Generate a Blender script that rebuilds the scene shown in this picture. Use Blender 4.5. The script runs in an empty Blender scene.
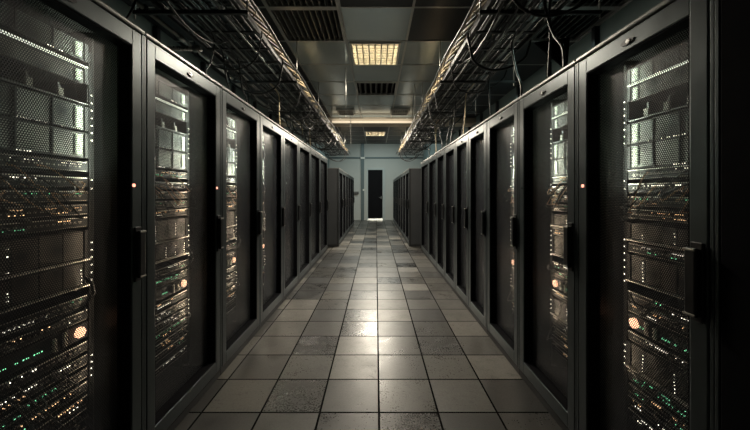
import bpy, bmesh, math, random
from mathutils import Vector, Matrix
R = math.radians
rng = random.Random(7)
sc = bpy.context.scene
col = sc.collection
sc.view_settings.view_transform = 'Standard'
sc.view_settings.look = 'None'
sc.view_settings.gamma = 1.0
sc.view_settings.exposure = 0.0
sc.view_settings.use_curve_mapping = False

# ------------------------------------------------------------------ materials
def new_mat(name):
    m = bpy.data.materials.new(name); m.use_nodes = True
    nt = m.node_tree; nt.nodes.clear()
    out = nt.nodes.new('ShaderNodeOutputMaterial')
    return m, nt, out
def N(nt, t, **kw):
    n = nt.nodes.new(t)
    for k, v in kw.items(): setattr(n, k, v)
    return n
def math_n(nt, op, a, b=None, c=None):
    n = nt.nodes.new('ShaderNodeMath'); n.operation = op
    for i, v in enumerate((a, b, c)):
        if v is None: continue
        if isinstance(v, (int, float)): n.inputs[i].default_value = v
        else: nt.links.new(v, n.inputs[i])
    return n.outputs[0]
def mixc(nt, fac, a, b):
    n = nt.nodes.new('ShaderNodeMix'); n.data_type = 'RGBA'
    for i, v in ((0, fac), (6, a), (7, b)):
        if isinstance(v, (int, float)): n.inputs[i].default_value = v
        elif isinstance(v, tuple): n.inputs[i].default_value = (*v, 1)
        else: nt.links.new(v, n.inputs[i])
    return n.outputs[2]
def pbr(nt, base=(.5,.5,.5), rough=.5, metal=0.0, spec=.5):
    p = nt.nodes.new('ShaderNodeBsdfPrincipled')
    for k, v in (('Base Color', base), ('Roughness', rough), ('Metallic', metal), ('Specular IOR Level', spec)):
        if isinstance(v, tuple): p.inputs[k].default_value = (*v, 1)
        elif isinstance(v, (int, float)): p.inputs[k].default_value = v
        else: nt.links.new(v, p.inputs[k])
    return p
def metal_mat(name, base, rough=.4, metal=.6, var=.25, scale=14, spec=.5):
    m, nt, out = new_mat(name)
    tc = N(nt, 'ShaderNodeTexCoord')
    no = N(nt, 'ShaderNodeTexNoise'); no.inputs['Scale'].default_value = scale; no.inputs['Detail'].default_value = 6
    nt.links.new(tc.outputs['Object'], no.inputs['Vector'])
    c = mixc(nt, no.outputs['Fac'], tuple(x*(1-var) for x in base), tuple(x*(1+var) for x in base))
    r = math_n(nt, 'MULTIPLY_ADD', no.outputs['Fac'], .2, rough-.1)
    p = pbr(nt, c, r, metal, spec)
    nt.links.new(p.outputs[0], out.inputs[0])
    return m
def emit_mat(name, colr, strength, base=None):
    m, nt, out = new_mat(name)
    p = pbr(nt, base or colr, .4)
    p.inputs['Emission Color'].default_value = (*colr, 1)
    p.inputs['Emission Strength'].default_value = strength
    nt.links.new(p.outputs[0], out.inputs[0])
    return m
def hole_pattern(nt, pitch, radius, plane='XZ'):
    """1 inside a round hole of a staggered perforation, 0 on the metal"""
    tc = N(nt, 'ShaderNodeTexCoord'); s = N(nt, 'ShaderNodeSeparateXYZ')
    nt.links.new(tc.outputs['Object'], s.inputs[0])
    ry = pitch*.866
    v = math_n(nt, 'DIVIDE', s.outputs['Z'], ry)
    row = math_n(nt, 'FLOOR', v)
    odd = math_n(nt, 'MULTIPLY', math_n(nt, 'PINGPONG', row, 1.0), .5)
    u = math_n(nt, 'ADD', math_n(nt, 'DIVIDE', s.outputs['X'], pitch), odd)
    du = math_n(nt, 'SUBTRACT', math_n(nt, 'FRACT', u), .5)
    dv = math_n(nt, 'MULTIPLY', math_n(nt, 'SUBTRACT', math_n(nt, 'FRACT', v), .5), .866)
    d = math_n(nt, 'SQRT', math_n(nt, 'ADD', math_n(nt, 'MULTIPLY', du, du), math_n(nt, 'MULTIPLY', dv, dv)))
    return math_n(nt, 'LESS_THAN', d, radius)
def mesh_door_mat(name):
    m, nt, out = new_mat(name)
    h = hole_pattern(nt, .0085, .375)
    p = pbr(nt, (.030,.032,.037), .27, 0.0, .9)
    t = N(nt, 'ShaderNodeBsdfTransparent')
    mx = N(nt, 'ShaderNodeMixShader')
    nt.links.new(h, mx.inputs[0]); nt.links.new(p.outputs[0], mx.inputs[1]); nt.links.new(t.outputs[0], mx.inputs[2])
    nt.links.new(mx.outputs[0], out.inputs[0])
    return m
def perf_mat(name, base, pitch=.010, rad=.34, rough=.45):
    m, nt, out = new_mat(name)
    h = hole_pattern(nt, pitch, rad)
    c = mixc(nt, h, base, (.004,.004,.004))
    p = pbr(nt, c, rough, .3)
    nt.links.new(p.outputs[0], out.inputs[0])
    return m
def floor_mat(name):
    m, nt, out = new_mat(name)
    tc = N(nt, 'ShaderNodeTexCoord'); s = N(nt, 'ShaderNodeSeparateXYZ')
    nt.links.new(tc.outputs['Object'], s.inputs[0])
    u = math_n(nt, 'DIVIDE', math_n(nt, 'SUBTRACT', s.outputs['X'], .0175), .350)
    v = math_n(nt, 'DIVIDE', math_n(nt, 'SUBTRACT', s.outputs['Y'], 1.943), .345)
    cu = math_n(nt, 'FLOOR', u); cv = math_n(nt, 'FLOOR', v)
    cb = N(nt, 'ShaderNodeCombineXYZ'); nt.links.new(cu, cb.inputs[0]); nt.links.new(cv, cb.inputs[1])
    wn = N(nt, 'ShaderNodeTexWhiteNoise', noise_dimensions='3D'); nt.links.new(cb.outputs[0], wn.inputs['Vector'])
    eu = math_n(nt, 'SUBTRACT', .5, math_n(nt, 'ABSOLUTE', math_n(nt, 'SUBTRACT', math_n(nt, 'FRACT', u), .5)))
    ev = math_n(nt, 'SUBTRACT', .5, math_n(nt, 'ABSOLUTE', math_n(nt, 'SUBTRACT', math_n(nt, 'FRACT', v), .5)))
    e = math_n(nt, 'MINIMUM', eu, ev)
    groutm = math_n(nt, 'LESS_THAN', e, .017)
    n1 = N(nt, 'ShaderNodeTexNoise'); n1.inputs['Scale'].default_value = 5.5; n1.inputs['Detail'].default_value = 9; n1.inputs['Roughness'].default_value = .68
    off = N(nt, 'ShaderNodeVectorMath', operation='ADD'); nt.links.new(tc.outputs['Object'], off.inputs[0]); 
    sc2 = N(nt, 'ShaderNodeVectorMath', operation='SCALE'); nt.links.new(wn.outputs['Color'], sc2.inputs[0]); sc2.inputs['Scale'].default_value = 9
    nt.links.new(sc2.outputs[0], off.inputs[1]); nt.links.new(off.outputs[0], n1.inputs['Vector'])
    n2 = N(nt, 'ShaderNodeTexNoise'); n2.inputs['Scale'].default_value = 85; n2.inputs['Detail'].default_value = 5
    nt.links.new(tc.outputs['Object'], n2.inputs['Vector'])
    # scuffs: thin veins where a warped noise crosses a level
    n3 = N(nt, 'ShaderNodeTexNoise'); n3.inputs['Scale'].default_value = 5.0; n3.inputs['Detail'].default_value = 8; n3.inputs['Distortion'].default_value = 1.4
    nt.links.new(off.outputs[0], n3.inputs['Vector'])
    vein = math_n(nt, 'MULTIPLY', math_n(nt, 'LESS_THAN', math_n(nt, 'ABSOLUTE', math_n(nt, 'SUBTRACT', n3.outputs['Fac'], .5)), .007), math_n(nt, 'GREATER_THAN', n1.outputs['Fac'], .47))
    tone = math_n(nt, 'POWER', wn.outputs['Value'], 1.6)
    c0 = mixc(nt, tone, FLOOR_DARK, FLOOR_LIGHT)
    c1 = mixc(nt, math_n(nt, 'MULTIPLY', math_n(nt, 'SUBTRACT', n1.outputs['Fac'], .35), 1.0), c0, (.03,.028,.025))
    n2f = math_n(nt, 'MULTIPLY_ADD', n2.outputs['Fac'], 2.2, -.75)
    c1 = mixc(nt, math_n(nt, 'MULTIPLY', n2f, .28), c1, (.012,.011,.010))
    c2 = mixc(nt, math_n(nt, 'MULTIPLY', vein, .6), c1, (.02,.018,.015))
    c3 = mixc(nt, groutm, c2, (.006,.006,.006))
    r = math_n(nt, 'ADD', math_n(nt, 'MULTIPLY_ADD', n1.outputs['Fac'], .30, .12), math_n(nt, 'MULTIPLY', wn.outputs['Color'], .16))
    r = math_n(nt, 'MULTIPLY_ADD', math_n(nt, 'SUBTRACT', n2.outputs['Fac'], .5), .32, r)
    r = math_n(nt, 'MAXIMUM', r, math_n(nt, 'MULTIPLY', groutm, .9))
    sp = math_n(nt, 'MULTIPLY_ADD', groutm, -.5, .5)
    p = pbr(nt, c3, r, 0.0, sp)
    bh = math_n(nt, 'ADD', math_n(nt, 'MULTIPLY', n2.outputs['Fac'], .25), math_n(nt, 'MULTIPLY', n1.outputs['Fac'], .6))
    bh = math_n(nt, 'SUBTRACT', bh, groutm)
    bp = N(nt, 'ShaderNodeBump'); bp.inputs['Strength'].default_value = .35; bp.inputs['Distance'].default_value = .004
    nt.links.new(bh, bp.inputs['Height']); nt.links.new(bp.outputs[0], p.inputs['Normal'])
    nt.links.new(p.outputs[0], out.inputs[0])
    return m
FLOOR_DARK, FLOOR_LIGHT = (.012,.012,.0118), (.135,.127,.110)

M = {}
M['rack']   = metal_mat('rack_powder_coat', (.072,.085,.088), .33, .7, .10, 9)
M['cap']    = metal_mat('rack_top_cap_lit', (.26,.26,.25), .36, .6, .08, 9)  # lighter than the cabinet coat, painting ceiling light onto the top edges
M['body']   = metal_mat('rack_body_black', (.030,.030,.031), .5, .3, .15, 9)
M['side']   = metal_mat('rack_side_panel', (.060,.064,.068), .5, .2, .12, 6)
M['shade_black'] = metal_mat('matte_shade_black', (.005,.005,.006), .9, 0, .1, 20, .05)  # near-black painting shade on door returns and the unlit cabinet; bracket's own black too
M['mesh']   = mesh_door_mat('perforated_door_sheet')
M['handle'] = metal_mat('handle_black', (.015,.015,.016), .35, .2, .1, 30)
M['badge']  = metal_mat('badge_dark', (.02,.02,.02), .35, .4, .1, 30)
M['chrome'] = metal_mat('bright_steel', (.55,.55,.53), .28, .9, .1, 30)
M['red']    = emit_mat('red_lamp', (1,.36,.25), 2.2)
M['perf']   = perf_mat('server_perforated_bezel', (.33,.35,.32))
M['perfd']  = perf_mat('server_dark_bezel', (.17,.16,.145), .009, .36)
M['black']  = metal_mat('equipment_black', (.012,.012,.012), .45, .3, .2, 20)
M['grey']   = metal_mat('equipment_grey', (.12,.12,.115), .4, .5, .2, 20)
M['steel']  = metal_mat('equipment_steel', (.34,.32,.28), .38, .7, .2, 30)
M['barlit'] = emit_mat('pale_green_status_bar', (.80,.92,.72), .75)
M['linelit']= emit_mat('pale_lit_edge_glow', (.90,.94,.80), 1.0)
M['ledw']   = emit_mat('white_led', (1,.93,.78), 3.0)
M['ledg']   = emit_mat('green_led', (.25,.85,.45), 1.8)
M['leda']   = emit_mat('amber_led', (1,.62,.32), 2.6)
M['glow']   = emit_mat('orange_glow', (1,.55,.34), 3.2)
M['lip']    = metal_mat('bright_lip', (.80,.76,.68), .35, .5, .15, 30)
M['cord_black'] = metal_mat('black_cord', (.02,.02,.02), .4, 0, .2, 30)
M['cord_tan']   = metal_mat('tan_cord', (.55,.32,.18), .45, 0, .2, 30)
M['cord_grey']  = metal_mat('grey_cord', (.22,.21,.19), .4, 0, .2, 30)
M['cable_black']= metal_mat('black_cable', (.018,.018,.018), .38, 0, .2, 12)
M['cable_beige']= metal_mat('beige_cable', (.52,.42,.27), .42, 0, .25, 12)
M['tray']   = metal_mat('tray_dark_steel', (.05,.05,.05), .5, .5, .2, 12)
M['galv']   = metal_mat('galvanised_steel', (.38,.38,.36), .32, .85, .2, 20)
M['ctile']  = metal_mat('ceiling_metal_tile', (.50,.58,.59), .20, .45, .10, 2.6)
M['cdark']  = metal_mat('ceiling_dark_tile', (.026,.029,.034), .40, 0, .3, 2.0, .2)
M['tbar']   = metal_mat('ceiling_tbar', (.42,.42,.40), .4, .5, .1, 12)
M['void']   = metal_mat('ceiling_void_black', (.004,.004,.004), .9, 0, .1, 3, .1)
M['slat']   = metal_mat('grille_slat', (.14,.14,.135), .4, .4, .15, 12)
M['wallend']= metal_mat('end_wall_paint', (.46,.47,.44), .5, 0, .06, 2)
M['wallside']= metal_mat('side_wall_paint', (.14,.19,.19), .5, 0, .15, 2)
M['beam']   = metal_mat('beam_paint', (.42,.36,.28), .5, 0, .1, 3)
M['white']  = metal_mat('white_paint', (.72,.70,.64), .45, 0, .05, 6)
M['doorblk']= metal_mat('door_black', (.004,.0045,.006), .5, .0, .15, 6, .08)
M['doorfrm']= metal_mat('door_frame_grey', (.42,.46,.45), .45, .1, .06, 6)
M['conduit']= metal_mat('wall_duct', (.10,.135,.14), .45, .2, .1, 6)
M['tube']   = emit_mat('lamp_tube', (1,.90,.68), 15)
M['reflector'] = metal_mat('lamp_reflector', (.85,.82,.74), .35, .2, .05, 20)
M['louvre'] = metal_mat('lamp_louvre', (.42,.39,.32), .45, .3, .1, 20)
M['batten'] = emit_mat('batten_tube', (1,.82,.58), .68, (.3,.27,.22))
M['floor']  = floor_mat('worn_stone_tiles')

# ------------------------------------------------------------------ mesh helper
class MB:
    def __init__(s): s.bm = bmesh.new(); s.mats = []
    def mi(s, m):
        if m not in s.mats: s.mats.append(m)
        return s.mats.index(m)
    def box(s, x0, x1, y0, y1, z0, z1, m, bevel=0):
        i = s.mi(m)
        vs = [s.bm.verts.new((x, y, z)) for x in (x0, x1) for y in (y0, y1) for z in (z0, z1)]
        fs = [s.bm.faces.new([vs[k] for k in q]) for q in ((0,1,3,2),(4,6,7,5),(0,4,5,1),(2,3,7,6),(0,2,6,4),(1,5,7,3))]
        for f in fs: f.material_index = i
        if bevel:
            es = list({e for f in fs for e in f.edges})
            r = bmesh.ops.bevel(s.bm, geom=es, offset=bevel, segments=2, profile=.5, affect='EDGES', material=-1)
            for f in r['faces']: f.material_index = i
        return s
    def tube(s, pts, r, m, seg=6, cap=True):
        i = s.mi(m); pts = [Vector(p) for p in pts]; rings = []
        up = Vector((0, 0, 1)); prev = None
        for k, p in enumerate(pts):
            t = (pts[min(k+1, len(pts)-1)] - pts[max(k-1, 0)]).normalized()
            if prev is None:
                a = t.orthogonal().normalized()
            else:
                a = (prev - t*prev.dot(t))
                a = a.normalized() if a.length > 1e-6 else t.orthogonal().normalized()
            prev = a; b = t.cross(a)
            rings.append([s.bm.verts.new(p + r*(math.cos(2*math.pi*q/seg)*a + math.sin(2*math.pi*q/seg)*b)) for q in range(seg)])
        for k in range(len(rings)-1):
            for q in range(seg):
                f = s.bm.faces.new((rings[k][q], rings[k][(q+1)%seg], rings[k+1][(q+1)%seg], rings[k+1][q])); f.material_index = i; f.smooth = True
        if cap:
            for rg in (rings[0][::-1], rings[-1]):
                f = s.bm.faces.new(rg); f.material_index = i
        return s
    def prism(s, poly, axis, a0, a1, m):
        """poly: list of 2d points in the two other axes; extruded along axis"""
        i = s.mi(m)
        def P(p, a):
            return {'x': (a, p[0], p[1]), 'y': (p[0], a, p[1]), 'z': (p[0], p[1], a)}[axis]
        A = [s.bm.verts.new(P(p, a0)) for p in poly]; B = [s.bm.verts.new(P(p, a1)) for p in poly]
        n = len(poly)
        fs = [s.bm.faces.new(A), s.bm.faces.new(B[::-1])] + [s.bm.faces.new((A[k], B[k], B[(k+1)%n], A[(k+1)%n])) for k in range(n)]
        for f in fs: f.material_index = i
        return s
    def build(s, name, parent=None, loc=None):
        bmesh.ops.recalc_face_normals(s.bm, faces=s.bm.faces)
        me = bpy.data.meshes.new(name); s.bm.to_mesh(me); s.bm.free()
        for m in s.mats: me.materials.append(m)
        o = bpy.data.objects.new(name, me); col.objects.link(o)
        if parent: o.parent = parent
        if loc: o.location = loc
        return o
def part(name, parent, fn):
    b = MB(); fn(b); return b.build(name, parent)
def tag(o, label=None, cat=None, group=None, kind=None):
    if label: o['label'] = label
    if cat: o['category'] = cat
    if group: o['group'] = group
    if kind: o['kind'] = kind
    return o
def empty(name, loc=(0,0,0), rz=0):
    o = bpy.data.objects.new(name, None); o.empty_display_size = .1
    o.location = loc; o.rotation_euler = (0, 0, rz); col.objects.link(o); return o
KIDS = {}
def copy_tree(o, parent=None):
    c = o.copy(); col.objects.link(c)
    if parent: c.parent = parent
    for ch in o.children: copy_tree(ch, c)
    return c
def area(name, loc, size, energy, colr, rot, size_y=None, spread=None):
    l = bpy.data.lights.new(name, 'AREA'); l.energy = energy; l.color = colr; l.size = size
    if size_y: l.shape = 'RECTANGLE'; l.size_y = size_y
    if spread: l.spread = spread
    o = bpy.data.objects.new(name, l); o.location = loc; o.rotation_euler = rot; col.objects.link(o); return o

# ------------------------------------------------------------------ layout numbers
XL, XR = -1.10, 1.015            # cabinet fronts
HL, HR = 2.07, 1.98
RD = 1.0                         # cabinet depth
CEIL = 3.0
WX = 2.25                        # side walls
DEND = 15.8
DROP = 11.2                      # suspended ceiling stops here
SEAM_L = [.780, 1.557, 2.334, 3.111, 3.888, 4.665, 5.50, 6.45, 7.45]
SEAM_R = [.31, .985, 1.660, 2.335, 3.010, 3.60, 4.20, 4.85, 5.50, 6.35, 7.40]
ORD = ['nearest', 'second', 'third', 'fourth', 'fifth', 'sixth', 'seventh', 'eighth', 'ninth', 'tenth']

# ------------------------------------------------------------------ setting
def struct(name, fn):
    return tag(part(name, None, fn), kind='structure')
struct('floor', lambda b: b.box(-WX-.2, WX+.2, -2.2, DEND+1.2, -.12, 0, M['floor']))
struct('wall_left', lambda b: [b.box(-WX-.12, -WX, -2.2, DEND+.12, 0, 4.0, M['wallside'])] +
       [b.box(-WX, -WX+.05, y, y+.05, 2.0, 2.98, M['cdark']) for y in (2.4,3.3,4.2,5.1,6.0,6.9,7.8,8.7)])
struct('wall_right', lambda b: [b.box(WX, WX+.12, -2.2, DEND+.12, 0, 4.0, M['wallside'])] +
       [b.box(WX-.05, WX, y, y+.05, 1.9, 2.98, M['cdark']) for y in (2.4,3.3,4.2,5.1,6.0,6.9,7.8,8.7)])
DX0, DX1, DZ = -.385, .315, 2.41
def endwall(b):
    for (x0, x1, z0, z1) in ((-WX, DX0-.06, 0, 4.0), (DX1+.14, WX, 0, 4.0), (DX0-.06, DX1+.14, DZ+.09, 4.0)):
        b.box(x0, x1, DEND, DEND+.12, z0, z1, M['wallend'])
struct('wall_end', endwall)
struct('wall_behind_camera', lambda b: b.box(-WX, WX, -2.32, -2.2, 0, 4.0, M['wallside']))
struct('trim_end_wall', lambda b: b.box(-WX, WX, DEND-.03, DEND, 2.96, 3.03, M['conduit']))
# lit lobby behind the end door: seen only as the bright gap under the leaf
struct('wall_lobby', lambda b: [b.box(-.9, .9, DEND+1.1, DEND+1.2, 0, 2.6, M['white']), b.box(-.9, -.8, DEND+.12, DEND+1.1, 0, 2.6, M['white']),
       b.box(.8, .9, DEND+.12, DEND+1.1, 0, 2.6, M['white']), b.box(-.9, .9, DEND+.12, DEND+1.1, 2.6, 2.7, M['white'])])
# end door
door = tag(empty('door_1', (0, DEND, 0)), kind='structure')
part('door_leaf', door, lambda b: [b.box(DX0, DX1, .02, .06, .075, DZ, M['doorblk'], .004),
     b.box(DX0+.10, DX1-.10, .012, .02, .25, DZ-.15, M['doorblk'])])
part('door_frame', door, lambda b: [b.box(DX0-.06, DX0, -.03, .12, 0, DZ+.09, M['doorfrm'], .005),
     b.box(DX1, DX1+.14, -.03, .12, 0, DZ+.09, M['doorfrm'], .005), b.box(DX0, DX1, -.03, .12, DZ, DZ+.09, M['doorfrm'], .005)])
part('door_handle', door, lambda b: [b.box(DX1-.09, DX1-.05, 0, .02, 1.02, 1.14, M['chrome'], .004), b.tube([(DX1-.07, 0, 1.09), (DX1-.07, -.05, 1.09), (DX1-.17, -.05, 1.09)], .009, M['chrome'])])

# ceiling: metal tiles in a T-bar grid, one mesh
XJ = [-2.25, -1.67, -1.0, -.33, .34, 1.01, 1.68, 2.25]
YJ = [3.0 + .67*k for k in range(-7, 13)]
YJ = [y for y in YJ if y < DROP] + [DROP]
LIGHT_CELLS = {(3, 3.67)}
def cellkind(i, y):
    return
grilles = []
def build_ceiling(b):
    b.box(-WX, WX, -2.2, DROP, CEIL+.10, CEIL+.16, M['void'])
    for i in range(len(XJ)-1):
        for k in range(len(YJ)-1):
            y0, y1 = YJ[k], YJ[k+1]; x0, x1 = XJ[i], XJ[i+1]
            key = (i, round(y0, 2))
            if key in OPEN: continue
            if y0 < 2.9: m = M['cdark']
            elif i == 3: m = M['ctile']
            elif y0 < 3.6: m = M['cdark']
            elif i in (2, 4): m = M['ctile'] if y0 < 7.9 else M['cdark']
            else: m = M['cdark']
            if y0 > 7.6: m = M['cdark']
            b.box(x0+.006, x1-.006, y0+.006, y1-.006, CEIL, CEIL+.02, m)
    for (y0, y1, a0, a1) in ((3.67, 4.34, -.30, .28), (9.03, 9.70, -.315, .265)):
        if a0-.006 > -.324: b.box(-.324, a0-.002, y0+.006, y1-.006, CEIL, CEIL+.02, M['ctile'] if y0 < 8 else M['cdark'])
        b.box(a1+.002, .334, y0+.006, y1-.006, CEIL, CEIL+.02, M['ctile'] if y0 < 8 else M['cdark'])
    for x in XJ[1:-1]:
        b.box(x-.011, x+.011, -2.2, DROP, CEIL-.004, CEIL+.03, M['tbar'])
    for y in YJ[:-1]:
        if y > 0: b.box(-WX, WX, y-.011, y+.011, CEIL-.0035, CEIL+.03, M['tbar'])
    b.box(-WX, WX, DROP, DROP+.05, CEIL-.01, 3.9, M['cdark'])
    b.box(-WX, WX, DROP+.05, DEND+.1, 3.9, 4.0, M['wallend'])
OPEN = {(2, round(3.0-.67, 2)), (2, 3.0), (3, 3.67), (3, round(3.0+.67*3, 2)), (6, 3.0), (6, 2.33), (3, round(3.0+.67*9,2))}
struct('ceiling', build_ceiling)
struct('trim_ceiling_beam', lambda b: b.box(-WX, WX, 7.36, 7.80, CEIL-.13, CEIL-.005, M['beam'], .01))

def grille(name, x0, x1, y0, y1, n, label, along='y', z=CEIL):
    g = tag(empty(name, ((x0+x1)/2, (y0+y1)/2, z)), label, 'ceiling grille')
    w, d = (x1-x0)/2, (y1-y0)/2
    part('frame', g, lambda b: [b.box(-w, -w+.03, -d, d, -.012, .02, M['tbar']), b.box(w-.03, w, -d, d, -.012, .02, M['tbar']),
         b.box(-w+.03, w-.03, -d, -d+.03, -.012, .02, M['tbar']), b.box(-w+.03, w-.03, d-.03, d, -.012, .02, M['tbar'])])
    def sl(b):
        for k in range(n):
            if along == 'y':
                x = -w+.03 + (k+.5)*(2*w-.06)/n
                b.prism([(x-.014, -.008), (x-.006, -.010), (x+.018, .028), (x+.010, .030)], 'y', -d+.03, d-.03, M['slat'])
    part('slats', g, sl)
    part('backing', g, lambda b: b.box(-w+.01, w-.01, -d+.01, d-.01, .06, .07, M['void']))
    return g
grille('ceiling_grille', -1.0, -.33, 3.0, 3.67, 11, 'dark slatted ceiling panel left of the plain tile in front of the bright ceiling light')
grille('ceiling_grille', -1.0, -.33, 2.33, 3.0, 11, 'dark slatted ceiling panel cut by the top edge of the photo, left of centre')
grille('ceiling_grille', 1.68, 2.25, 3.0, 3.67, 8, 'dark slatted ceiling panel above the second right cabinet, behind the cable tray')
grille('ceiling_grille', 1.68, 2.25, 2.33, 3.0, 8, 'nearer dark slatted panel above the right cabinets, mostly hidden by the tray')
grille('air_vent', -.33, .34, 3.0+.67*3, 3.0+.67*4, 7, 'black slatted air vent in the middle of the ceiling beyond the bright light')
grille('air_vent', -.80, -.45, 6.55, 7.0, 7, 'small striped vent just before the ceiling beam, on the left side', z=CEIL-.03)
grille('air_vent', .30, .68, 6.55, 7.0, 7, 'small striped vent just before the ceiling beam, on the right side', z=CEIL-.03)

def ceiling_light(x0, x1, y0, y1, label, nb=9, nl=4):
    g = tag(empty('ceiling_light', ((x0+x1)/2, (y0+y1)/2, CEIL)), label, 'ceiling light')
    w, d = (x1-x0)/2, (y1-y0)/2
    part('frame', g, lambda b: [b.box(-w, -w+.025, -d, d, -.018, .09, M['white'], .003), b.box(w-.025, w, -d, d, -.018, .09, M['white'], .003),
         b.box(-w+.025, w-.025, -d, -d+.025, -.018, .09, M['white'], .003), b.box(-w+.025, w-.025, d-.025, d, -.018, .09, M['white'], .003)])
    part('reflector', g, lambda b: b.box(-w+.025, w-.025, -d+.025, d-.025, .085, .09, M['reflector']))
    for k in range(nl):
        x = -w + (k+.5)*2*w/nl
        part('lamp_tube', g, lambda b: b.tube([(x, -d+.03, .055), (x, d-.03, .055)], .016, M['tube'], 8))
    def lv(b):
        for k in range(1, nb):
            y = -d + k*2*d/nb
            b.box(-w+.026, w-.026, y-.006, y+.006, -.012, .030, M['louvre'])
        for k in range(1, nl*2):
            x = -w + k*w/nl
            b.box(x-.006, x+.006, -d+.026, d-.026, -.012, .034, M['louvre'])
    part('louvre', g, lv)
    return g
ceiling_light(-.30, .28, 3.69, 4.33, 'bright square louvred ceiling light nearest the camera')
ceiling_light(-.315, .265, 9.05, 9.69, 'small louvred ceiling light beyond the lit ceiling beam', 6, 3)
# long lamp along the beam
bl = tag(empty('batten_light', (0, 7.36, CEIL-.12)), 'long warm lamp running across the lower edge of the ceiling beam', 'light')
for x in (-.8, 0, .7): part('mounting_bracket', bl, lambda b: b.box(x-.02, x+.02, -.01, -.001, -.002, .10, M['white']))
part('housing', bl, lambda b: b.box(-1.0, .86, -.05, -.002, .03, .075, M['beam'], .004))
part('lamp_tube', bl, lambda b: b.tube([(-.98, -.03, .005), (.84, -.03, .005)], .025, M['batten'], 10))
fx = tag(empty('beam_panel', (-.03, 7.36, CEIL-.04)), 'small rectangular panel on the face of the ceiling beam above the long lamp', 'panel')
part('frame', fx, lambda b: b.box(-.26, .26, -.022, -.002, .0, .035, M['louvre'], .003))
part('face', fx, lambda b: b.box(-.235, .235, -.026, -.022, .006, .029, M['beam']))

# ------------------------------------------------------------------ cabinets
def make_rack(W, H, fs, full=True, solid=False, lit=False):
    """front faces local -Y, origin at the base of the door front; fs = sign of local x that lies farther from the camera"""
    r = empty('server_cabinet')
    w = W/2
    y0 = .012
    def body(b):
        t = .028
        b.box(-w+.001, -w+t, y0, RD, .05, H-.02, M['body'], .003); b.box(w-t, w-.001, y0, RD, .05, H-.02, M['body'], .003)
        b.box(-w+t, w-t, RD-.02, RD, .05, H-.02, M['body'])
        b.box(-w+t, w-t, .06, RD-.02, .05, .08, M['body'])
    part('body', r, body)
    part('side_panel', r, lambda b: b.box(-w, -w+.0008, .05, RD-.01, .06, H-.03, M['side']))
    part('side_panel', r, lambda b: b.box(w-.0008, w, .05, RD-.01, .06, H-.03, M['side']))
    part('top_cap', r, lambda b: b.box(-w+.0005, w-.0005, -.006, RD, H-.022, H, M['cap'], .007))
    for sx in (-1, 1): part('front_post', r, lambda b: b.box(sx*(w-.0069)-.0063, sx*(w-.0069)+.0063, .001, .0115, .05, H-.022, M['rack'], .002))
    part('plinth', r, lambda b: b.box(-w+.0005, w-.0005, .006, RD-.02, 0, .05, M['body'], .004))
    if full:
        for sx in (-1, 1):
            part('mounting_rail', r, lambda b: b.box(sx*(w-.030)-.008 if sx>0 else -w+.022+.008, sx*(w-.030)+.006 if sx>0 else -w+.044, .215, .25, .09, H-.05, M['grey'], .001))
    dw = w-.017; zb, zt = .055, H-.026; st = .062; rc = .05
    dr = MB()
    def bar(x0, x1, z0, z1): dr.box(x0, x1, 0, rc, z0, z1, M['rack'], .005)
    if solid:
        dr.box(-dw, dw, 0, rc, zb, zt, M['shade_black'], .005); d = dr.build('door', r)  # near-black door face paints the darkness of an unlit cabinet
    else:
        bar(-dw, -dw+st, zb, zt); bar(dw-st, dw, zb, zt); bar(-dw+st-.004, dw-st+.004, zt-st*1.25, zt); bar(-dw+st-.004, dw-st+.004, zb, zb+st*1.3)
        d = dr.build('door', r)
        xi = dw-st; zi0, zi1 = zb+st*1.3, zt-st*1.25
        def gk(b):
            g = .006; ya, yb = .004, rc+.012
            b.box(-xi, -xi+g, ya, yb, zi0, zi1, M['shade_black']); b.box(xi-g, xi, ya, yb, zi0, zi1, M['shade_black'])
            b.box(-xi+g, xi-g, ya, yb, zi1-g, zi1, M['shade_black']); b.box(-xi+g, xi-g, ya, yb, zi0, zi0+g, M['shade_black'])
        part('shade_black', d, gk)  # black lining paints the shade on the recessed door returns
        part('mesh_panel', d, lambda b: b.box(-xi+.006, xi-.006, rc, rc+.0015, zi0+.006, zi1-.006, M['mesh']))
    # handle on the viewer's right
    hx = dw-st/2; hz = 1.02
    hd = part('handle', d, lambda b: [b.box(hx-.020, hx+.020, -.008, 0, hz-.125, hz+.125, M['handle'], .003),
         b.box(hx-.016, hx+.016, -.016, -.008, hz-.105, hz+.105, M['handle'], .002),
         b.box(hx-.019, hx+.019, -.029, -.014, hz-.108, hz+.108, M['handle'], .005)])
    for e in (1, -1): part('handle_edge', d, lambda b: b.box(hx-.019, hx+.019, -.032, -.027, hz+e*.102-.004, hz+e*.102+.004, M['steel'], .002))
    bz = zt-.045
    pts = [(.034*math.cos(a*math.pi/8), bz+.012*math.sin(a*math.pi/8)) for a in range(16)]
    bd = part('lock_badge', d, lambda b: b.prism(pts, 'y', -.005, 0, M['badge']))
    p2 = [(.010*math.cos(a*math.pi/5)-.008*fs, bz+.008*math.sin(a*math.pi/5)) for a in range(10)]
    part('lock_cylinder', d, lambda b: b.prism(p2, 'y', -.009, -.0045, M['chrome']))
    if solid: return r
    lx = fs*(dw-.035); lz = 1.335
    if fs > 0: lx = dw-.052
    p3 = [(.008*math.cos(a*math.pi/5)+lx, lz+.008*math.sin(a*math.pi/5)) for a in range(10)]
    part('status_lamp', d, lambda b: b.prism(p3, 'y', -.004, .0, M['red'] if lit else M['badge']))
    return r
rack_cache = {}
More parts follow.
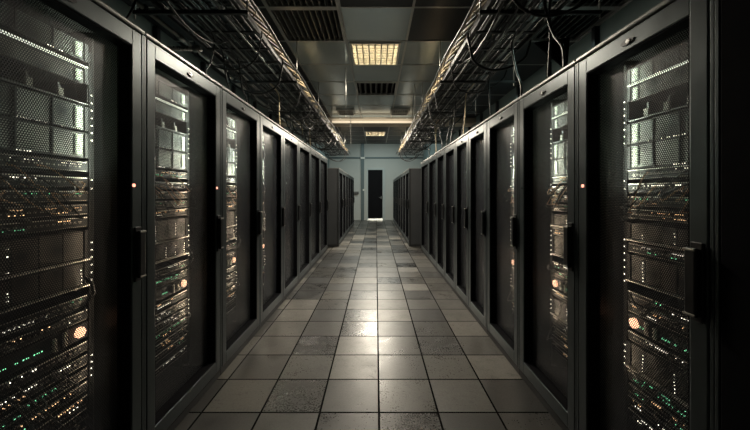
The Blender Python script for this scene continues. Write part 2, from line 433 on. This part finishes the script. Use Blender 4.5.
def place_rack(side, y0, y1, X, H, label, group, full=True, solid=False, lit=False):
    W = round(y1-y0, 4); fs = 1 if side == 'L' else -1
    key = (W, H, fs, full, solid, lit)
    if key in rack_cache: r = copy_tree(rack_cache[key])
    else:
        r = make_rack(W, H, fs, full, solid, lit); rack_cache[key] = r
    r.location = (X, (y0+y1)/2, 0); r.rotation_euler = (0, 0, R(90) if side == 'L' else R(-90))
    tag(r, label, 'server cabinet', group)
    return r
bpy.context.view_layer.update()
for i in range(len(SEAM_L)-1):
    place_rack('L', SEAM_L[i], SEAM_L[i+1], XL, HL, f'black mesh-door server cabinet, {ORD[i]} from the camera in the left row', 'cabinets of the left front row', i < 5, False, i < 2)
for i in range(len(SEAM_R)-1):
    if i == 0:
        place_rack('R', SEAM_R[0], SEAM_R[1], XR, HR, 'closed cabinet with painted-black shade at the right edge, in front of the nearest mesh door', None, False, True)
    else:
        place_rack('R', SEAM_R[i], SEAM_R[i+1], XR, HR, f'black mesh-door server cabinet, {ORD[i-1]} with a mesh door in the right row', 'cabinets of the right front row', i < 6, False, i == 1)
YB = [7.95 + .9*k for k in range(7)]
for i in range(6):
    place_rack('L', YB[i], YB[i+1], -.90, 1.91, f'lower grey cabinet, {ORD[i]} of the far left block near the end wall', 'cabinets of the far left block', False)
YB = [7.95 + .92*k for k in range(9)]
for i in range(8):
    place_rack('R', YB[i], YB[i+1], .80, 1.905, f'lower grey cabinet, {ORD[i]} of the far right block near the end wall', 'cabinets of the far right block', False)

# ------------------------------------------------------------------ rack equipment (front faces local -Y, origin bottom centre of the front)
def led_row(b, x0, x1, n, z, m, w=.006, h=.006, p=1.0, seed=0):
    rr = random.Random(seed); on = True
    for k in range(n):
        if k % 5 == 0: on = rr.random() < p
        if not on or rr.random() > .72: continue
        x = x0 + (x1-x0)*(k+.5)/n
        b.box(x-w/2, x+w/2, -.004, .001, z-h/2, z+h/2, m)
def make_unit(kind, W, h, fs, seed):
    rr = random.Random(seed*31+5)
    u = empty(kind); w = W/2; dp = .5
    ear = lambda b: [b.box(sx*(w-.010)-.010, sx*(w-.010)+.010, -.004, .006, .002, h-.002, M['black'], .001) for sx in (-1, 1)]
    if kind == 'mesh_server':
        part('chassis', u, lambda b: b.box(-w+.02, w-.02, .012, dp, 0, h, M['black']))
        def bz(b):
            b.box(-w+.02, w-.02, 0, .012, .004, h-.004, M['perf'])
            for q in (-.22, .02, .24): b.box(q*W-.003, q*W+.003, -.003, 0, .004, h-.004, M['black'])
            b.box(-w+.02, w-.02, -.003, .012, 0, .004, M['black']); b.box(-w+.02, w-.02, -.003, .012, h-.004, h, M['black'])
        part('bezel', u, bz)
        for sx in (-1, 1): part('rack_ear', u, lambda b: b.box(sx*(w-.010)-.010, sx*(w-.010)+.010, -.004, .006, .002, h-.002, M['black'], .001))
        xb = fs*(w-.050)
        part('status_bar', u, lambda b: b.box(xb-.015, xb+.015, -.006, 0, .012, h-.010, M['barlit'], .003))
        part('indicator_lights', u, lambda b: led_row(b, fs*(w-.30), fs*(w-.12), 16, .002, M['ledw'], .005, .003, .6, seed))
    elif kind == 'lit_shelf':
        part('chassis', u, lambda b: b.box(-w+.02, w-.02, .012, dp, 0, h, M['black']))
        part('bezel', u, lambda b: [b.box(-w+.02, w-.02, 0, .012, 0, h-.02, M['perfd'])])
        part('lit_edge_glow', u, lambda b: b.box(-w+.01, w-.01, -.012, .004, h-.010, h-.003, M['linelit'], .001))  # glow put in for the light caught on the shelf edge
        xb = fs*(w-.050)
        part('status_bar', u, lambda b: b.box(xb-.013, xb+.013, -.006, 0, .006, h-.024, M['barlit'], .003))
        for sx in (-1, 1): part('rack_ear', u, lambda b: b.box(sx*(w-.010)-.010, sx*(w-.010)+.010, -.004, .006, .002, h-.012, M['black'], .001))
    elif kind == 'bay_shelf':
        part('shelf_tray', u, lambda b: [b.box(-w, w, 0, .45, 0, .008, M['grey'], .001), b.box(-w, -w+.004, 0, .45, .008, h, M['black']), b.box(w-.004, w, 0, .45, .008, h, M['black'])])
        part('back_panel', u, lambda b: b.box(-w+.004, w-.004, .20, .21, .008, h, M['black']))
        for q in (-.3, -.1, .1, .3):
            part('divider', u, lambda b: [b.box(q*W-.006, q*W+.006, .01, .19, .008, h*.8, M['grey'], .001), b.box(q*W-.012, q*W+.012, .0, .01, .008, h*.5, M['steel'], .001)])
    elif kind == 'drive_server':
        part('chassis', u, lambda b: b.box(-w+.02, w-.02, .014, dp, 0, h, M['black']))
        n = 6
        for k in range(n):
            x0 = -w+.022+(W-.044)*k/n; x1 = -w+.022+(W-.044)*(k+1)/n
            part('drive_bay', u, lambda b: b.box(x0+.002, x1-.002, 0, .014, .010, h-.004, M['perfd'], .001))
        def li(b):
            for k in range(n):
                if rr.random() < .45: continue
                x = -w+.022+(W-.044)*(k+1)/n-.012
                m = M['ledw']
                for q in range(int(h/.016)-1):
                    if rr.random() < .8: b.box(x-.002, x+.002, -.002, .001, .016+q*.014, .020+q*.014, m)
        part('indicator_lights', u, li)
        part('bright_lip', u, lambda b: b.box(-w, w, -.016, .012, 0, .006, M['lip'], .0015))
        for sx in (-1, 1): part('rack_ear', u, lambda b: b.box(sx*(w-.010)-.010, sx*(w-.010)+.010, -.004, .006, .008, h-.002, M['black'], .001))
    elif kind in ('network_switch', 'patch_bay'):
        part('chassis', u, lambda b: b.box(-w+.02, w-.02, .004, .34, 0, h, M['black']))
        part('faceplate', u, lambda b: [b.box(-w, w, 0, .004, .001, h-.001, M['black'], .0008), b.box(-w+.01, w-.01, -.006, 0, h-.005, h-.001, M['lip']), b.box(-w+.01, w-.01, -.004, 0, .001, .003, M['steel'])])
        m1 = [M['ledw'], M['leda'], M['ledw'], M['leda'], M['ledg']][seed % 5]; m2 = [M['leda'], M['ledw'], M['ledw'], M['ledg']][(seed//2) % 4]
        part('indicator_lights', u, lambda b: [led_row(b, -w+.03, w-.03, 44, h*.72, m1, .0038, .0036, .50, seed), led_row(b, -w+.03, w-.03, 34, h*.30, m2, .005, .003, .34, seed+50)])
        def pr(b):
            for k in range(24):
                x = -w+.03+(W-.06)*(k+.5)/24
                b.box(x-.006, x+.006, -.003, 0, h*.40, h*.58, M['steel'])
        part('port_row', u, pr)
    elif kind == 'power_module':
        part('chassis', u, lambda b: b.box(-w+.02, w-.02, .004, .34, 0, h, M['black']))
        part('faceplate', u, lambda b: b.box(-w, w, 0, .004, .001, h-.001, M['black'], .0008))
        xb = fs*(w-.045)
        part('glow_lamp', u, lambda b: b.tube([(xb, .001, h*.5), (xb, -.008, h*.5), (xb, -.012, h*.5)], .023, M['glow'], 12))
        part('latch', u, lambda b: [b.box(xb-fs*.07-.007, xb-fs*.07+.007, -.012, 0, .006, h-.006, M['lip'], .002), b.box(xb-fs*.115-.007, xb-fs*.115+.007, -.012, 0, .006, h-.012, M['lip'], .002)])
        part('indicator_lights', u, lambda b: led_row(b, -w+.04, w-.2 if fs > 0 else w-.04, 30, h*.4, M['ledg'], .006, .005, .5, seed))
    elif kind == 'power_strip':
        part('body', u, lambda b: b.box(-.012, .012, 0, .04, 0, h, M['black'], .002))
        part('indicator_lights', u, lambda b: [b.box(-.0032, .0032, -.003, .001, z-.003, z+.003, M['ledw']) for z in
             [.35+.03*k for k in range(4)] + [.75+.034*k for k in range(7)] + [1.20, 1.24] + [1.42+.034*k for k in range(7)] if z < h-.02])
    return u
DESC = {
 'mesh_server': ['perforated server with lit end bar', 'server'], 'lit_shelf': ['flat unit with one bright pale line along its top edge', 'server'],
 'bay_shelf': ['dark open shelf with small dividers', 'shelf'], 'drive_server': ['dark drive server with a bright lower lip', 'server'],
 'network_switch': ['black network switch with dotted lights', 'network switch'], 'patch_bay': ['black patch panel with tiny port lights', 'patch panel'],
 'power_module': ['black power unit with a round orange glowing lamp', 'power unit'], 'power_strip': ['slim vertical power strip dotted with white lights', 'power strip'] }
TEMPL = [(1.885, .085, 'mesh_server', 'topmost grey'), (1.785, .082, 'lit_shelf', ''), (1.695, .08, 'bay_shelf', ''), (1.575, .112, 'mesh_server', 'upper bright grey'),
 (1.455, .112, 'mesh_server', 'lower bright grey'),
 (1.395, .044, 'network_switch', 'just under the bright servers'), (1.325, .044, 'patch_bay', 'behind the upper tan cords'), (1.265, .044, 'network_switch', 'second below the bright servers'),
 (1.205, .044, 'patch_bay', 'second above the drive servers'), (1.150, .044, 'network_switch', 'just above the drive servers'),
 (1.000, .135, 'drive_server', 'upper'), (.885, .105, 'drive_server', 'lower'),
 (.800, .044, 'patch_bay', 'just under the drive servers'), (.735, .044, 'network_switch', 'just above the orange lamp'), (.655, .070, 'power_module', ''),
 (.595, .044, 'network_switch', 'just under the orange lamp'), (.535, .044, 'network_switch', 'second below the orange lamp'), (.475, .044, 'patch_bay', 'third below the orange lamp'),
 (.415, .044, 'network_switch', 'fourth below the orange lamp'), (.355, .044, 'network_switch', 'fifth below the orange lamp'), (.295, .044, 'patch_bay', 'sixth below the orange lamp'),
 (.215, .044, 'network_switch', 'lowest')]
TEMPR = [(1.815, .075, 'mesh_server', 'topmost grey'), (1.735, .082, 'lit_shelf', ''), (1.640, .085, 'bay_shelf', ''), (1.530, .100, 'mesh_server', 'upper bright grey'),
 (1.415, .110, 'mesh_server', 'lower bright grey'),
 (1.365, .044, 'network_switch', 'just under the bright servers'), (1.300, .044, 'patch_bay', 'behind the upper tan cords'), (1.240, .044, 'network_switch', 'second below the bright servers'),
 (1.180, .044, 'patch_bay', 'just above the drive servers'),
 (1.075, .085, 'drive_server', 'upper'), (1.020, .044, 'network_switch', 'between the drive servers'), (.880, .130, 'drive_server', 'lower'),
 (.790, .044, 'patch_bay', 'just under the drive servers'), (.735, .044, 'network_switch', 'just above the orange lamp'), (.655, .070, 'power_module', ''),
 (.600, .044, 'network_switch', 'just under the orange lamp'), (.470, .120, 'drive_server', 'lowest'), (.410, .044, 'network_switch', 'second below the orange lamp'), (.350, .044, 'network_switch', 'third below the orange lamp'),
 (.290, .044, 'patch_bay', 'fourth below the orange lamp'), (.230, .044, 'network_switch', 'lowest')]
unit_cache = {}
FACE = .20
def put_unit(side, rk, yc, X, W, kind, z, h, seed, label, group, x_off=0):
    fs = 1 if side == 'L' else -1
    key = (kind, W, h, fs, seed)
    if key in unit_cache: u = copy_tree(unit_cache[key])
    else: u = make_unit(kind, W, h, fs, seed); unit_cache[key] = u; bpy.context.view_layer.update()
    if side == 'L': u.location = (X-FACE, yc + x_off, z); u.rotation_euler = (0, 0, R(90))
    else: u.location = (X+FACE, yc - x_off, z); u.rotation_euler = (0, 0, R(-90))
    tag(u, label, DESC[kind][1], group)
    return u
def cord(name, pts, r, m, label, group, cat='cable'):
    return tag(part(name, None, lambda b: b.tube(pts, r, m, 5)), label, cat, group)
def rack_name(side, i):
    n = 'left' if side == 'L' else 'right'
    return f'{ORD[i]} {n} cabinet'
def fill(side, i, y0, y1, full):
    yc = (y0+y1)/2; W = round(y1-y0-.155, 3); X = XL if side == 'L' else XR; fs = 1 if side == 'L' else -1
    T = TEMPL if side == 'L' else TEMPR
    for j, (z, h, kind, which) in enumerate(T):
        if not full and kind == 'patch_bay': continue
        d = DESC[kind][0]
        nm = rack_name(side, i)
        if kind in ('mesh_server', 'drive_server'):
            lab = f'{which} {d}, {nm}'
        elif which: lab = f'{d}, {which}, {nm}'
        else: lab = f'{d} inside the {nm}'
        seed = (j*7 + (i % 2)*3) if kind in ('network_switch', 'patch_bay', 'power_module', 'drive_server') else j
        put_unit(side, i, yc, X, W, kind, z, h, seed, lab, f'equipment in the {nm}')
    put_unit(side, i, yc, X, .05, 'power_strip', .12, HL-.25 if side == 'L' else HR-.25, 0, f'{DESC["power_strip"][0]} in the {rack_name(side, i)}', f'equipment in the {rack_name(side, i)}', fs*(W/2+.018))
    if not full: return
    rr = random.Random(100+i*7+(0 if side == 'L' else 50))
    sgn = -1 if side == 'L' else 1
    def P(u, v, z): return (X + sgn*(FACE-v), yc + u, z)      # v = how far in front of the equipment face
    zones = [(1.20, 1.42, 7, 'cord_tan', 'tan patch cord looping between the upper switches'), (1.17, 1.40, 5, 'cord_black', 'black patch cord looping between the upper switches'),
             (.76, .88, 6, 'cord_black', 'black patch cord hanging below the drive servers'), (.30, .62, 6, 'cord_grey', 'grey patch cord hanging over the lower switches')]
    # a broad hose-like loop at the far end under the drive servers
    e = fs*(W/2-.03)
    pts = [P(e - fs*.30, .03, .80), P(e-fs*.2, .06, .80), P(e-fs*.08, .07, .82), P(e-fs*.01, .06, .86), P(e+fs*.005, .04, .90), P(e-fs*.01, .02, .93)]
    cord('power_cable', pts, .008, M['cord_black'], f'thick black power cord curling under the drive servers, {rack_name(side, i)}', None)
    laid = [Vector(a)*(1-t/8)+Vector(b)*t/8 for a, b in zip(pts, pts[1:]) for t in range(9)]
    layer = 0
    for (z0, z1, n, m, lab) in zones:
        if m != 'cord_black' or z0 < 1: layer = 0
        for k in range(n):
            bul = .022+.009*layer; layer += 1
            for attempt in range(150):
                u0 = rr.uniform(-.42, .30)*W; u1 = u0 + rr.uniform(.12, .45)*W
                u1 = min(u1, .43*W)
                za = rr.uniform(z0+(z1-z0)*.5, z1); zb_ = rr.uniform(z0, z1-(z1-z0)*.3)
                sag = rr.uniform(.02, .07)
                pts = []
                for q in range(25):
                    t = q/24
                    pts.append(Vector(P(u0+(u1-u0)*t, .0085+bul*math.sin(math.pi*t)**.4, za+(zb_-za)*t - sag*math.sin(math.pi*t))))
                dense = pts + [(pts[q]*w1 + pts[q+1]*(1-w1)) for q in range(24) for w1 in (.25, .5, .75)]
                if all((p-o).length > .0105 for p in dense for o in laid): break
            laid += dense
            cord('patch_cable', pts, .0032, M[m], f'{lab}, {rack_name(side, i)}', f'{m.split("_")[1]} patch cords, {rack_name(side, i)}' if z0 > 1 else f'lower patch cords {round(z0*10)}, {rack_name(side, i)}')
for i in range(5): fill('L', i, SEAM_L[i], SEAM_L[i+1], i < 3)
for i in range(1, 6): fill('R', i-1, SEAM_R[i], SEAM_R[i+1], i < 4)

# ------------------------------------------------------------------ overhead trays
def tray(side, x0, x1, z, y0, y1, label, step=.30):
    t = tag(empty('cable_tray', ((x0+x1)/2, y0, z)), label, 'cable tray')
    w = (x1-x0)/2; L = y1-y0
    for sx in (-1, 1):
        part('side_rail', t, lambda b: [b.box(sx*w-.004, sx*w+.004, 0, L, 0, .050, M['tray'], .001), b.box(min(sx*w, sx*(w-.02)), max(sx*w, sx*(w-.02)), 0, L, -.002, .004, M['tray']),
             b.box(min(sx*w, sx*(w-.02)), max(sx*w, sx*(w-.02)), 0, L, .048, .054, M['galv'])])
    for q in (-.5, 0, .5):
        part('stringer', t, lambda b: b.box(q*w-.005, q*w+.005, 0, L, -.004, .006, M['galv']))
    n = int(L/step)
    first = None
    for k in range(n):
        if first is None: first = part('rung', t, lambda b: b.box(-w+.004, w-.004, -.014, .014, .006, .020, M['tray'], .002))
        else:
            c = first.copy(); col.objects.link(c); c.parent = t
        (first if k == 0 else c).location = (0, .1 + k*step, 0)
    return t
TL = (-1.50, -.93, 2.56); TR = (.76, 1.27, 2.56)
TY0, TY1 = .7, 10.9
tray('L', *TL, TY0, TY1, 'dark steel ladder cable tray hanging over the left cabinets, lower level')
tray('R', *TR, TY0, TY1, 'dark steel ladder cable tray hanging over the right cabinets, lower level')
tray('L', -1.62, -1.12, 2.79, TY0, TY1, 'dark steel ladder cable tray above the lower left tray')
tray('R', .98, 1.50, 2.79, TY0, TY1, 'dark steel ladder cable tray above the lower right tray')
def hanger(x0, x1, y, label, group):
    h = tag(empty('tray_hanger', ((x0+x1)/2, y, 2.50)), label, 'hanger', group)
    w = (x1-x0)/2
    part('strut', h, lambda b: [b.box(-w-.05, w+.05, -.013, .013, .030, .055, M['tray'], .003)])
    for sx in (-1, 1):
        part('rod', h, lambda b: b.tube([(sx*(w+.042), 0, .0), (sx*(w+.042), 0, .5)], .006, M['galv'], 6))
for k in range(8):
    y = .85 + 1.41*k
    hanger(TL[0]-.12, TL[1], y, f'threaded rod hanger under the left trays, {ORD[k]} from the camera', 'hangers of the left trays')
    hanger(TR[0], TR[1]+.23, y, f'threaded rod hanger under the right trays, {ORD[k]} from the camera', 'hangers of the right trays')
def run_cable(name, x, z, r, m, label, group, amp=.03, y0=TY0-.2, y1=TY1, n=70, lift=.0, seed=0):
    rr = random.Random(seed)
    ph = [rr.uniform(0, 6.28) for _ in range(6)]; fr = [rr.uniform(.6, 1.2), rr.uniform(1.6, 2.6), rr.uniform(3, 5)]
    pts = []
    for k in range(n):
        y = y0 + (y1-y0)*k/(n-1)
        dx = amp*(math.sin(fr[0]*y+ph[0]) + .6*math.sin(fr[1]*y+ph[1]) + .3*math.sin(fr[2]*y+ph[2]))
        dz = lift*(.5+.5*math.sin(fr[1]*y+ph[3])*math.sin(fr[2]*y*.7+ph[4]))
        pts.append((x+dx, y, z+dz))
    return tag(part(name, None, lambda b: b.tube(pts, r, m, 6)), label, 'cable', group)
def twist_cable(x, z, rad, ph, r, m, label, group, flip):
    pts = []
    for k in range(150):
        y = TY0-.2 + (TY1-TY0+.2)*k/149
        a = ph + (-1 if flip else 1)*y*5.2
        pts.append((x+.008*math.sin(1.7*y)+rad*math.cos(a), y, z+.012*math.sin(2.3*y+1)+rad*math.sin(a)))
    return tag(part('overhead_cable', None, lambda b: b.tube(pts, r, m, 6)), label, 'cable', group)
for side, T, s in (('left', TL, -1), ('right', TR, 1)):
    inner = T[1] if s < 0 else T[0]
    cx = (T[0]+T[1])/2
    for k in range(8):
        run_cable('overhead_cable', T[0]+.08+(T[1]-T[0]-.16)*k/7, T[2]+.034, rng.uniform(.008, .013), M['cable_black'],
                  f'black cable lying along the lower {side} overhead tray', f'black cables in the lower {side} tray', .010, lift=.03, seed=10*(s+2))
    for k in range(6):
        run_cable('overhead_cable', cx + s*(.06+.053*k), 2.79+.034, rng.uniform(.008, .014), M['cable_black'],
                  f'black cable lying along the upper {side} overhead tray', f'black cables in the upper {side} tray', .012, lift=.02, seed=100*(s+2))
    for k in range(8):
        twist_cable(inner + s*.024, T[2]+.118, .034, k*math.pi/4, .0105, M['cable_beige'] if k % 3 else M['cable_black'],
                  f'{"beige" if k % 3 else "black"} cable twisted in the bundle on the aisle-side rail of the {side} tray', f'{"beige" if k % 3 else "black"} cables on the {side} tray rail', side == 'right')
    for k in range(2):
        run_cable('hanging_cable', inner - s*(.055+.030*k), T[2]+.045-.035*k, .009, M['cable_black'] if k else M['cable_beige'],
                  f'{"black" if k else "beige"} cable slung outside the aisle-side rail of the {side} tray', None, .006, lift=.05, seed=70*(s+3))
    for k in range(24):
        y = 1.2+k*.4+rng.uniform(-.1,.1); r0 = .0530
        pts = [(inner+s*.024+.008*math.sin(1.7*y)+r0*math.cos(q*math.pi/5), y, T[2]+.118+.012*math.sin(2.3*y+1)+r0*math.sin(q*math.pi/5)) for q in range(11)]
        tag(part('cable_tie', None, lambda b: b.tube(pts, .005, M['cable_beige'], 5, False)), f'pale tie strapped round the twisted bundle on the {side} tray rail', 'cable tie', f'cable ties on the {side} tray')
    hung = []
    lane = lambda q: T[0]+.03+(T[1]-T[0]-.06)*q/25
    # slack loops under the tray
    for k in range(13):
        y0 = rng.uniform(1.4, 8.6); L = rng.uniform(.4, 1.3); x = lane(2*k); sag = rng.uniform(.05, .20)
        pts = [(x, y0-.15, T[2]-.016), (x, y0-.05, T[2]-.017)] + [(x, y0+L*t/12, T[2]-.018-sag*math.sin(math.pi*t/12)**.8) for t in range(13)] + [(x, y0+L+.08, T[2]-.016)]
        hung += [Vector(a)*(1-t/4)+Vector(b)*t/4 for a, b in zip(pts, pts[1:]) for t in range(5)]
        tag(part('hanging_cable', None, lambda b: b.tube(pts, .008, M['cable_black'], 6)), f'black slack cable looping below the {side} overhead tray', 'cable', f'slack loops under the {side} tray')
    for k in range(14):
        for attempt in range(150):
            y = .85 + 1.41*(k//2) + (.40, .95)[k % 2] + rng.uniform(-.08, .08); sag = rng.uniform(.22, .36); xa = inner - s*.018; xb = (T[0] if s < 0 else T[1]) + s*.018; dy = rng.uniform(-.16, .16)
            pts = [(xa, y, T[2]+.03), (xa, y, T[2]-.01)] + [(xa+(xb-xa)*t/14, y+dy*t/14, T[2]-.03-sag*math.sin(math.pi*t/14)**.4*(1-.4*t/14)) for t in range(1, 14)] + [(xb, y+dy, T[2]-.01), (xb, y+dy, T[2]+.03)]
            dn = [Vector(a)*(1-t/3)+Vector(b)*t/3 for a, b in zip(pts, pts[1:]) for t in range(3)]
            if all((p-o).length > .045 for p in dn for o in hung): break
        hung += [Vector(a)*(1-t/4)+Vector(b)*t/4 for a, b in zip(pts, pts[1:]) for t in range(5)]
        tag(part('hanging_cable', None, lambda b: b.tube(pts, rng.uniform(.006, .011), M['cable_black'], 6)), f'black cable slung crosswise below the {side} overhead tray', 'cable', f'crosswise loops under the {side} tray')
    # drops into the cabinet tops
    H = HL if s < 0 else HR
    edge = XL-.03 if s < 0 else XR+.03
    for k in range(13):
        x = lane(2*k+1)
        if s*x < s*edge: x = edge + s*.012*k
        beige = k % 4 == 2
        xb = x
        for attempt in range(150):
            x = xb + s*rng.uniform(0, .0008*attempt)
            y = 2.0 + ((k*5) % 13)*.42 + rng.uniform(-.4, .4); sw = rng.uniform(-.22, .22)
            pts = [(x, y-.35, T[2]-.014), (x, y-.15, T[2]-.016), (x, y-.03, T[2]-.03), (x, y+.02, T[2]-.09), (x, y+sw*.4, (T[2]+H)/2-.02), (x, y+sw, H+.14), (x, y+sw*1.1, H+.05), (x, y+sw*1.1, H+.001)]
            sm = []
            for q in range(len(pts)-1):
                p0, p1, p2, p3 = [Vector(pts[min(max(q+e, 0), len(pts)-1)]) for e in (-1, 0, 1, 2)]
                for t in (0, .2, .4, .6, .8):
                    sm.append(.5*((2*p1)+(-p0+p2)*t+(2*p0-5*p1+4*p2-p3)*t*t+(-p0+3*p1-3*p2+p3)*t**3))
            sm.append(Vector(pts[-1]))
            if all((p-o).length > .036 for p in sm for o in hung): break
        hung += sm
        mm = M['cable_beige'] if beige else M['cable_black']
        tag(part('drop_cable', None, lambda b: b.tube(sm, rng.uniform(.006, .009), mm, 6)),
            f'{"beige" if beige else "black"} cable dropping from the {side} tray into a cabinet top', 'cable', f'{"beige" if beige else "black"} drop cables on the {side}')

# pipes and odd pieces overhead
p = tag(empty('metal_pipe', (-1.75, 2.5, 2.40)), 'pale horizontal metal pipe above the second left cabinet', 'pipe')
part('tube', p, lambda b: b.tube([(-.5, 0, 0), (.42, 0, 0)], .017, M['chrome'], 10))
part('coupling', p, lambda b: b.tube([(.36, 0, 0), (.41, 0, 0)], .026, M['galv'], 10))
part('flange', p, lambda b: b.tube([(-.5, 0, 0), (-.488, 0, 0)], .05, M['galv'], 12))
c = tag(empty('conduit', (-1.60, 1.0, 2.572)), 'shiny grey conduit running along the outer side of the left trays', 'pipe')
for k in range(1, 7): part('mounting_clip', c, lambda b: b.box(-.022, .022, 1.41*k-.15-.015, 1.41*k-.15+.015, -.017, .02, M['tray']))
part('tube', c, lambda b: b.tube([(0, 0, 0), (0, 9, 0)], .016, M['galv'], 8))
for k in range(7): part('coupling', c, lambda b: b.tube([(0, .55+1.1*k, 0), (0, .68+1.1*k, 0)], .023, M['galv'], 8))
for (x, y, z0, lab) in ((-.41, 4.46, 2.33, 'thin metal rod hanging from the ceiling beside the bright light, left side'), (.61, 5.16, 2.62, 'thin metal rod hanging from the ceiling near the right tray')):
    h = tag(empty('hanging_rod', (x, y, z0)), lab, 'rod')
    part('rod', h, lambda b: b.tube([(0, 0, 0), (0, 0, CEIL-z0)], .005, M['galv'], 6))
    part('end_nut', h, lambda b: b.tube([(0, 0, 0), (0, 0, .02)], .010, M['galv'], 6))
ch = MB()
for k in range(26):
    z = 2.28+.0265*k
    a = [(math.cos(q*math.pi/5)*.010, math.sin(q*math.pi/5)*.018) for q in range(11)]
    ch.tube([(x, 0, z+zz) if k % 2 else (0, x, z+zz) for x, zz in a], .0035, M['galv'], 5, False)
o = ch.build('hanging_chain', None, (-.54, 7.0, 0)); tag(o, 'metal chain hanging from the ceiling just before the beam, left side', 'chain')
g = MB(); g.prism([(1.33, 2.56), (1.62, 2.60), (1.60, 2.36), (1.56, 2.36)], 'y', 2.74, 2.76, M['shade_black'])
o = g.build('hanging_bracket'); tag(o, 'black pointed bracket below the outer edge of the right tray', 'bracket')

# end wall fittings
d = tag(empty('wall_duct', (-.63, DEND, 0)), 'tall dark cable duct on the end wall left of the door', 'duct')
part('duct_body', d, lambda b: b.box(-.09, .06, -.10, 0, 0, 3.7, M['conduit'], .006))
part('edge_strip', d, lambda b: b.box(.06, .085, -.10, 0, 0, 2.9, M['wallend'], .004))
part('clamp', d, lambda b: b.box(-.11, .10, -.12, -.10, 2.93, 3.02, M['white'], .004))
part('wall_switch', d, lambda b: b.box(.0, .07, -.12, -.10, 1.40, 1.49, M['white'], .004))
o = tag(empty('junction_box', (-.96, DEND, 1.30)), 'small dark junction box on the end wall near the far left cabinets', 'box')
part('box_body', o, lambda b: b.box(-.11, .11, -.10, 0, -.05, .05, M['black'], .006))
part('mounting_plate', o, lambda b: b.box(-.13, .13, -.006, 0, -.07, .07, M['grey'], .002))
part('box_lid', o, lambda b: b.box(-.10, .10, -.108, -.10, -.04, .04, M['grey'], .003))

# ------------------------------------------------------------------ lights
WARM = (1, .90, .74); COOL = (.86, 1.0, .96); STRIP = (.86, 1.0, .82)
area('lamp_ceiling', (-.01, 4.01, CEIL-.025), .50, 85, WARM, (0, 0, 0), .56)
area('lamp_ceiling_far', (-.025, 9.37, CEIL-.025), .52, 200, WARM, (0, 0, 0), .56)
area('lamp_batten', (-.07, 7.30, CEIL-.17), .55, 30, WARM, (0, 0, 0), .12)
area('lamp_batten_wash', (-.07, 7.15, CEIL-.12), 1.8, 2.6, WARM, (R(90), 0, 0), .05)
area('lamp_end', (0, 13.4, 3.85), 2.0, 75, COOL, (0, 0, 0), 1.2)
area('lamp_lobby', (0, DEND+.6, 2.55), .8, 400, (1, 1, .95), (0, 0, 0), .6)
for sx in (-1, 1):
    for y in (3.4, 5.6): area('added_side_fill', (sx*1.95, y, 2.93), .25, 2.2, (.72, 1, .92), (0, R(18*sx), 0), .25)  # cool fill added over the cabinet backs to brighten the side walls
def rack_lamp(side, y0, y1, e):
    fs = 1 if side == 'L' else -1; X = XL if side == 'L' else XR; s = -1 if side == 'L' else 1
    yf = y1-.045
    # slim vertical lamp on the far inner side, shining across the equipment faces
    rz = 0
    dirv = Vector((s*.75, -1, 0)).normalized()
    q = dirv.to_track_quat('-Z', 'Y')
    l = area('cabinet_lamp', (X+s*.150, yf, 1.68 if side == 'L' else 1.62), .02, e, STRIP, q.to_euler(), .62)
    l2 = area('cabinet_lamp_low', (X+s*.140, yf, 1.0), .02, e*.55*(.65 if y0 < 1.2 else 1.4), (1, .80, .56), q.to_euler(), 1.2)
for i in range(5): rack_lamp('L', SEAM_L[i], SEAM_L[i+1], [2.3, 3.4, 3.6, 2.8, 2.0][i])
for i in range(1, 6): rack_lamp('R', SEAM_R[i], SEAM_R[i+1], [0, 2.2, 2.8, 3.0, 2.5, 2.0][i])
w = bpy.data.worlds.new('world'); sc.world = w; w.use_nodes = True
w.node_tree.nodes['Background'].inputs[0].default_value = (.6, .75, .8, 1); w.node_tree.nodes['Background'].inputs[1].default_value = .004

# ------------------------------------------------------------------ camera
cam = bpy.data.cameras.new('camera'); co = bpy.data.objects.new('camera', cam); col.objects.link(co)
cam.sensor_width = 36; cam.lens = 328/750*36; cam.clip_start = .02
cam.shift_x = -1/750; cam.shift_y = -22/750
co.location = (0, 0, 1.3); co.rotation_euler = (R(90), 0, 0)
sc.camera = co
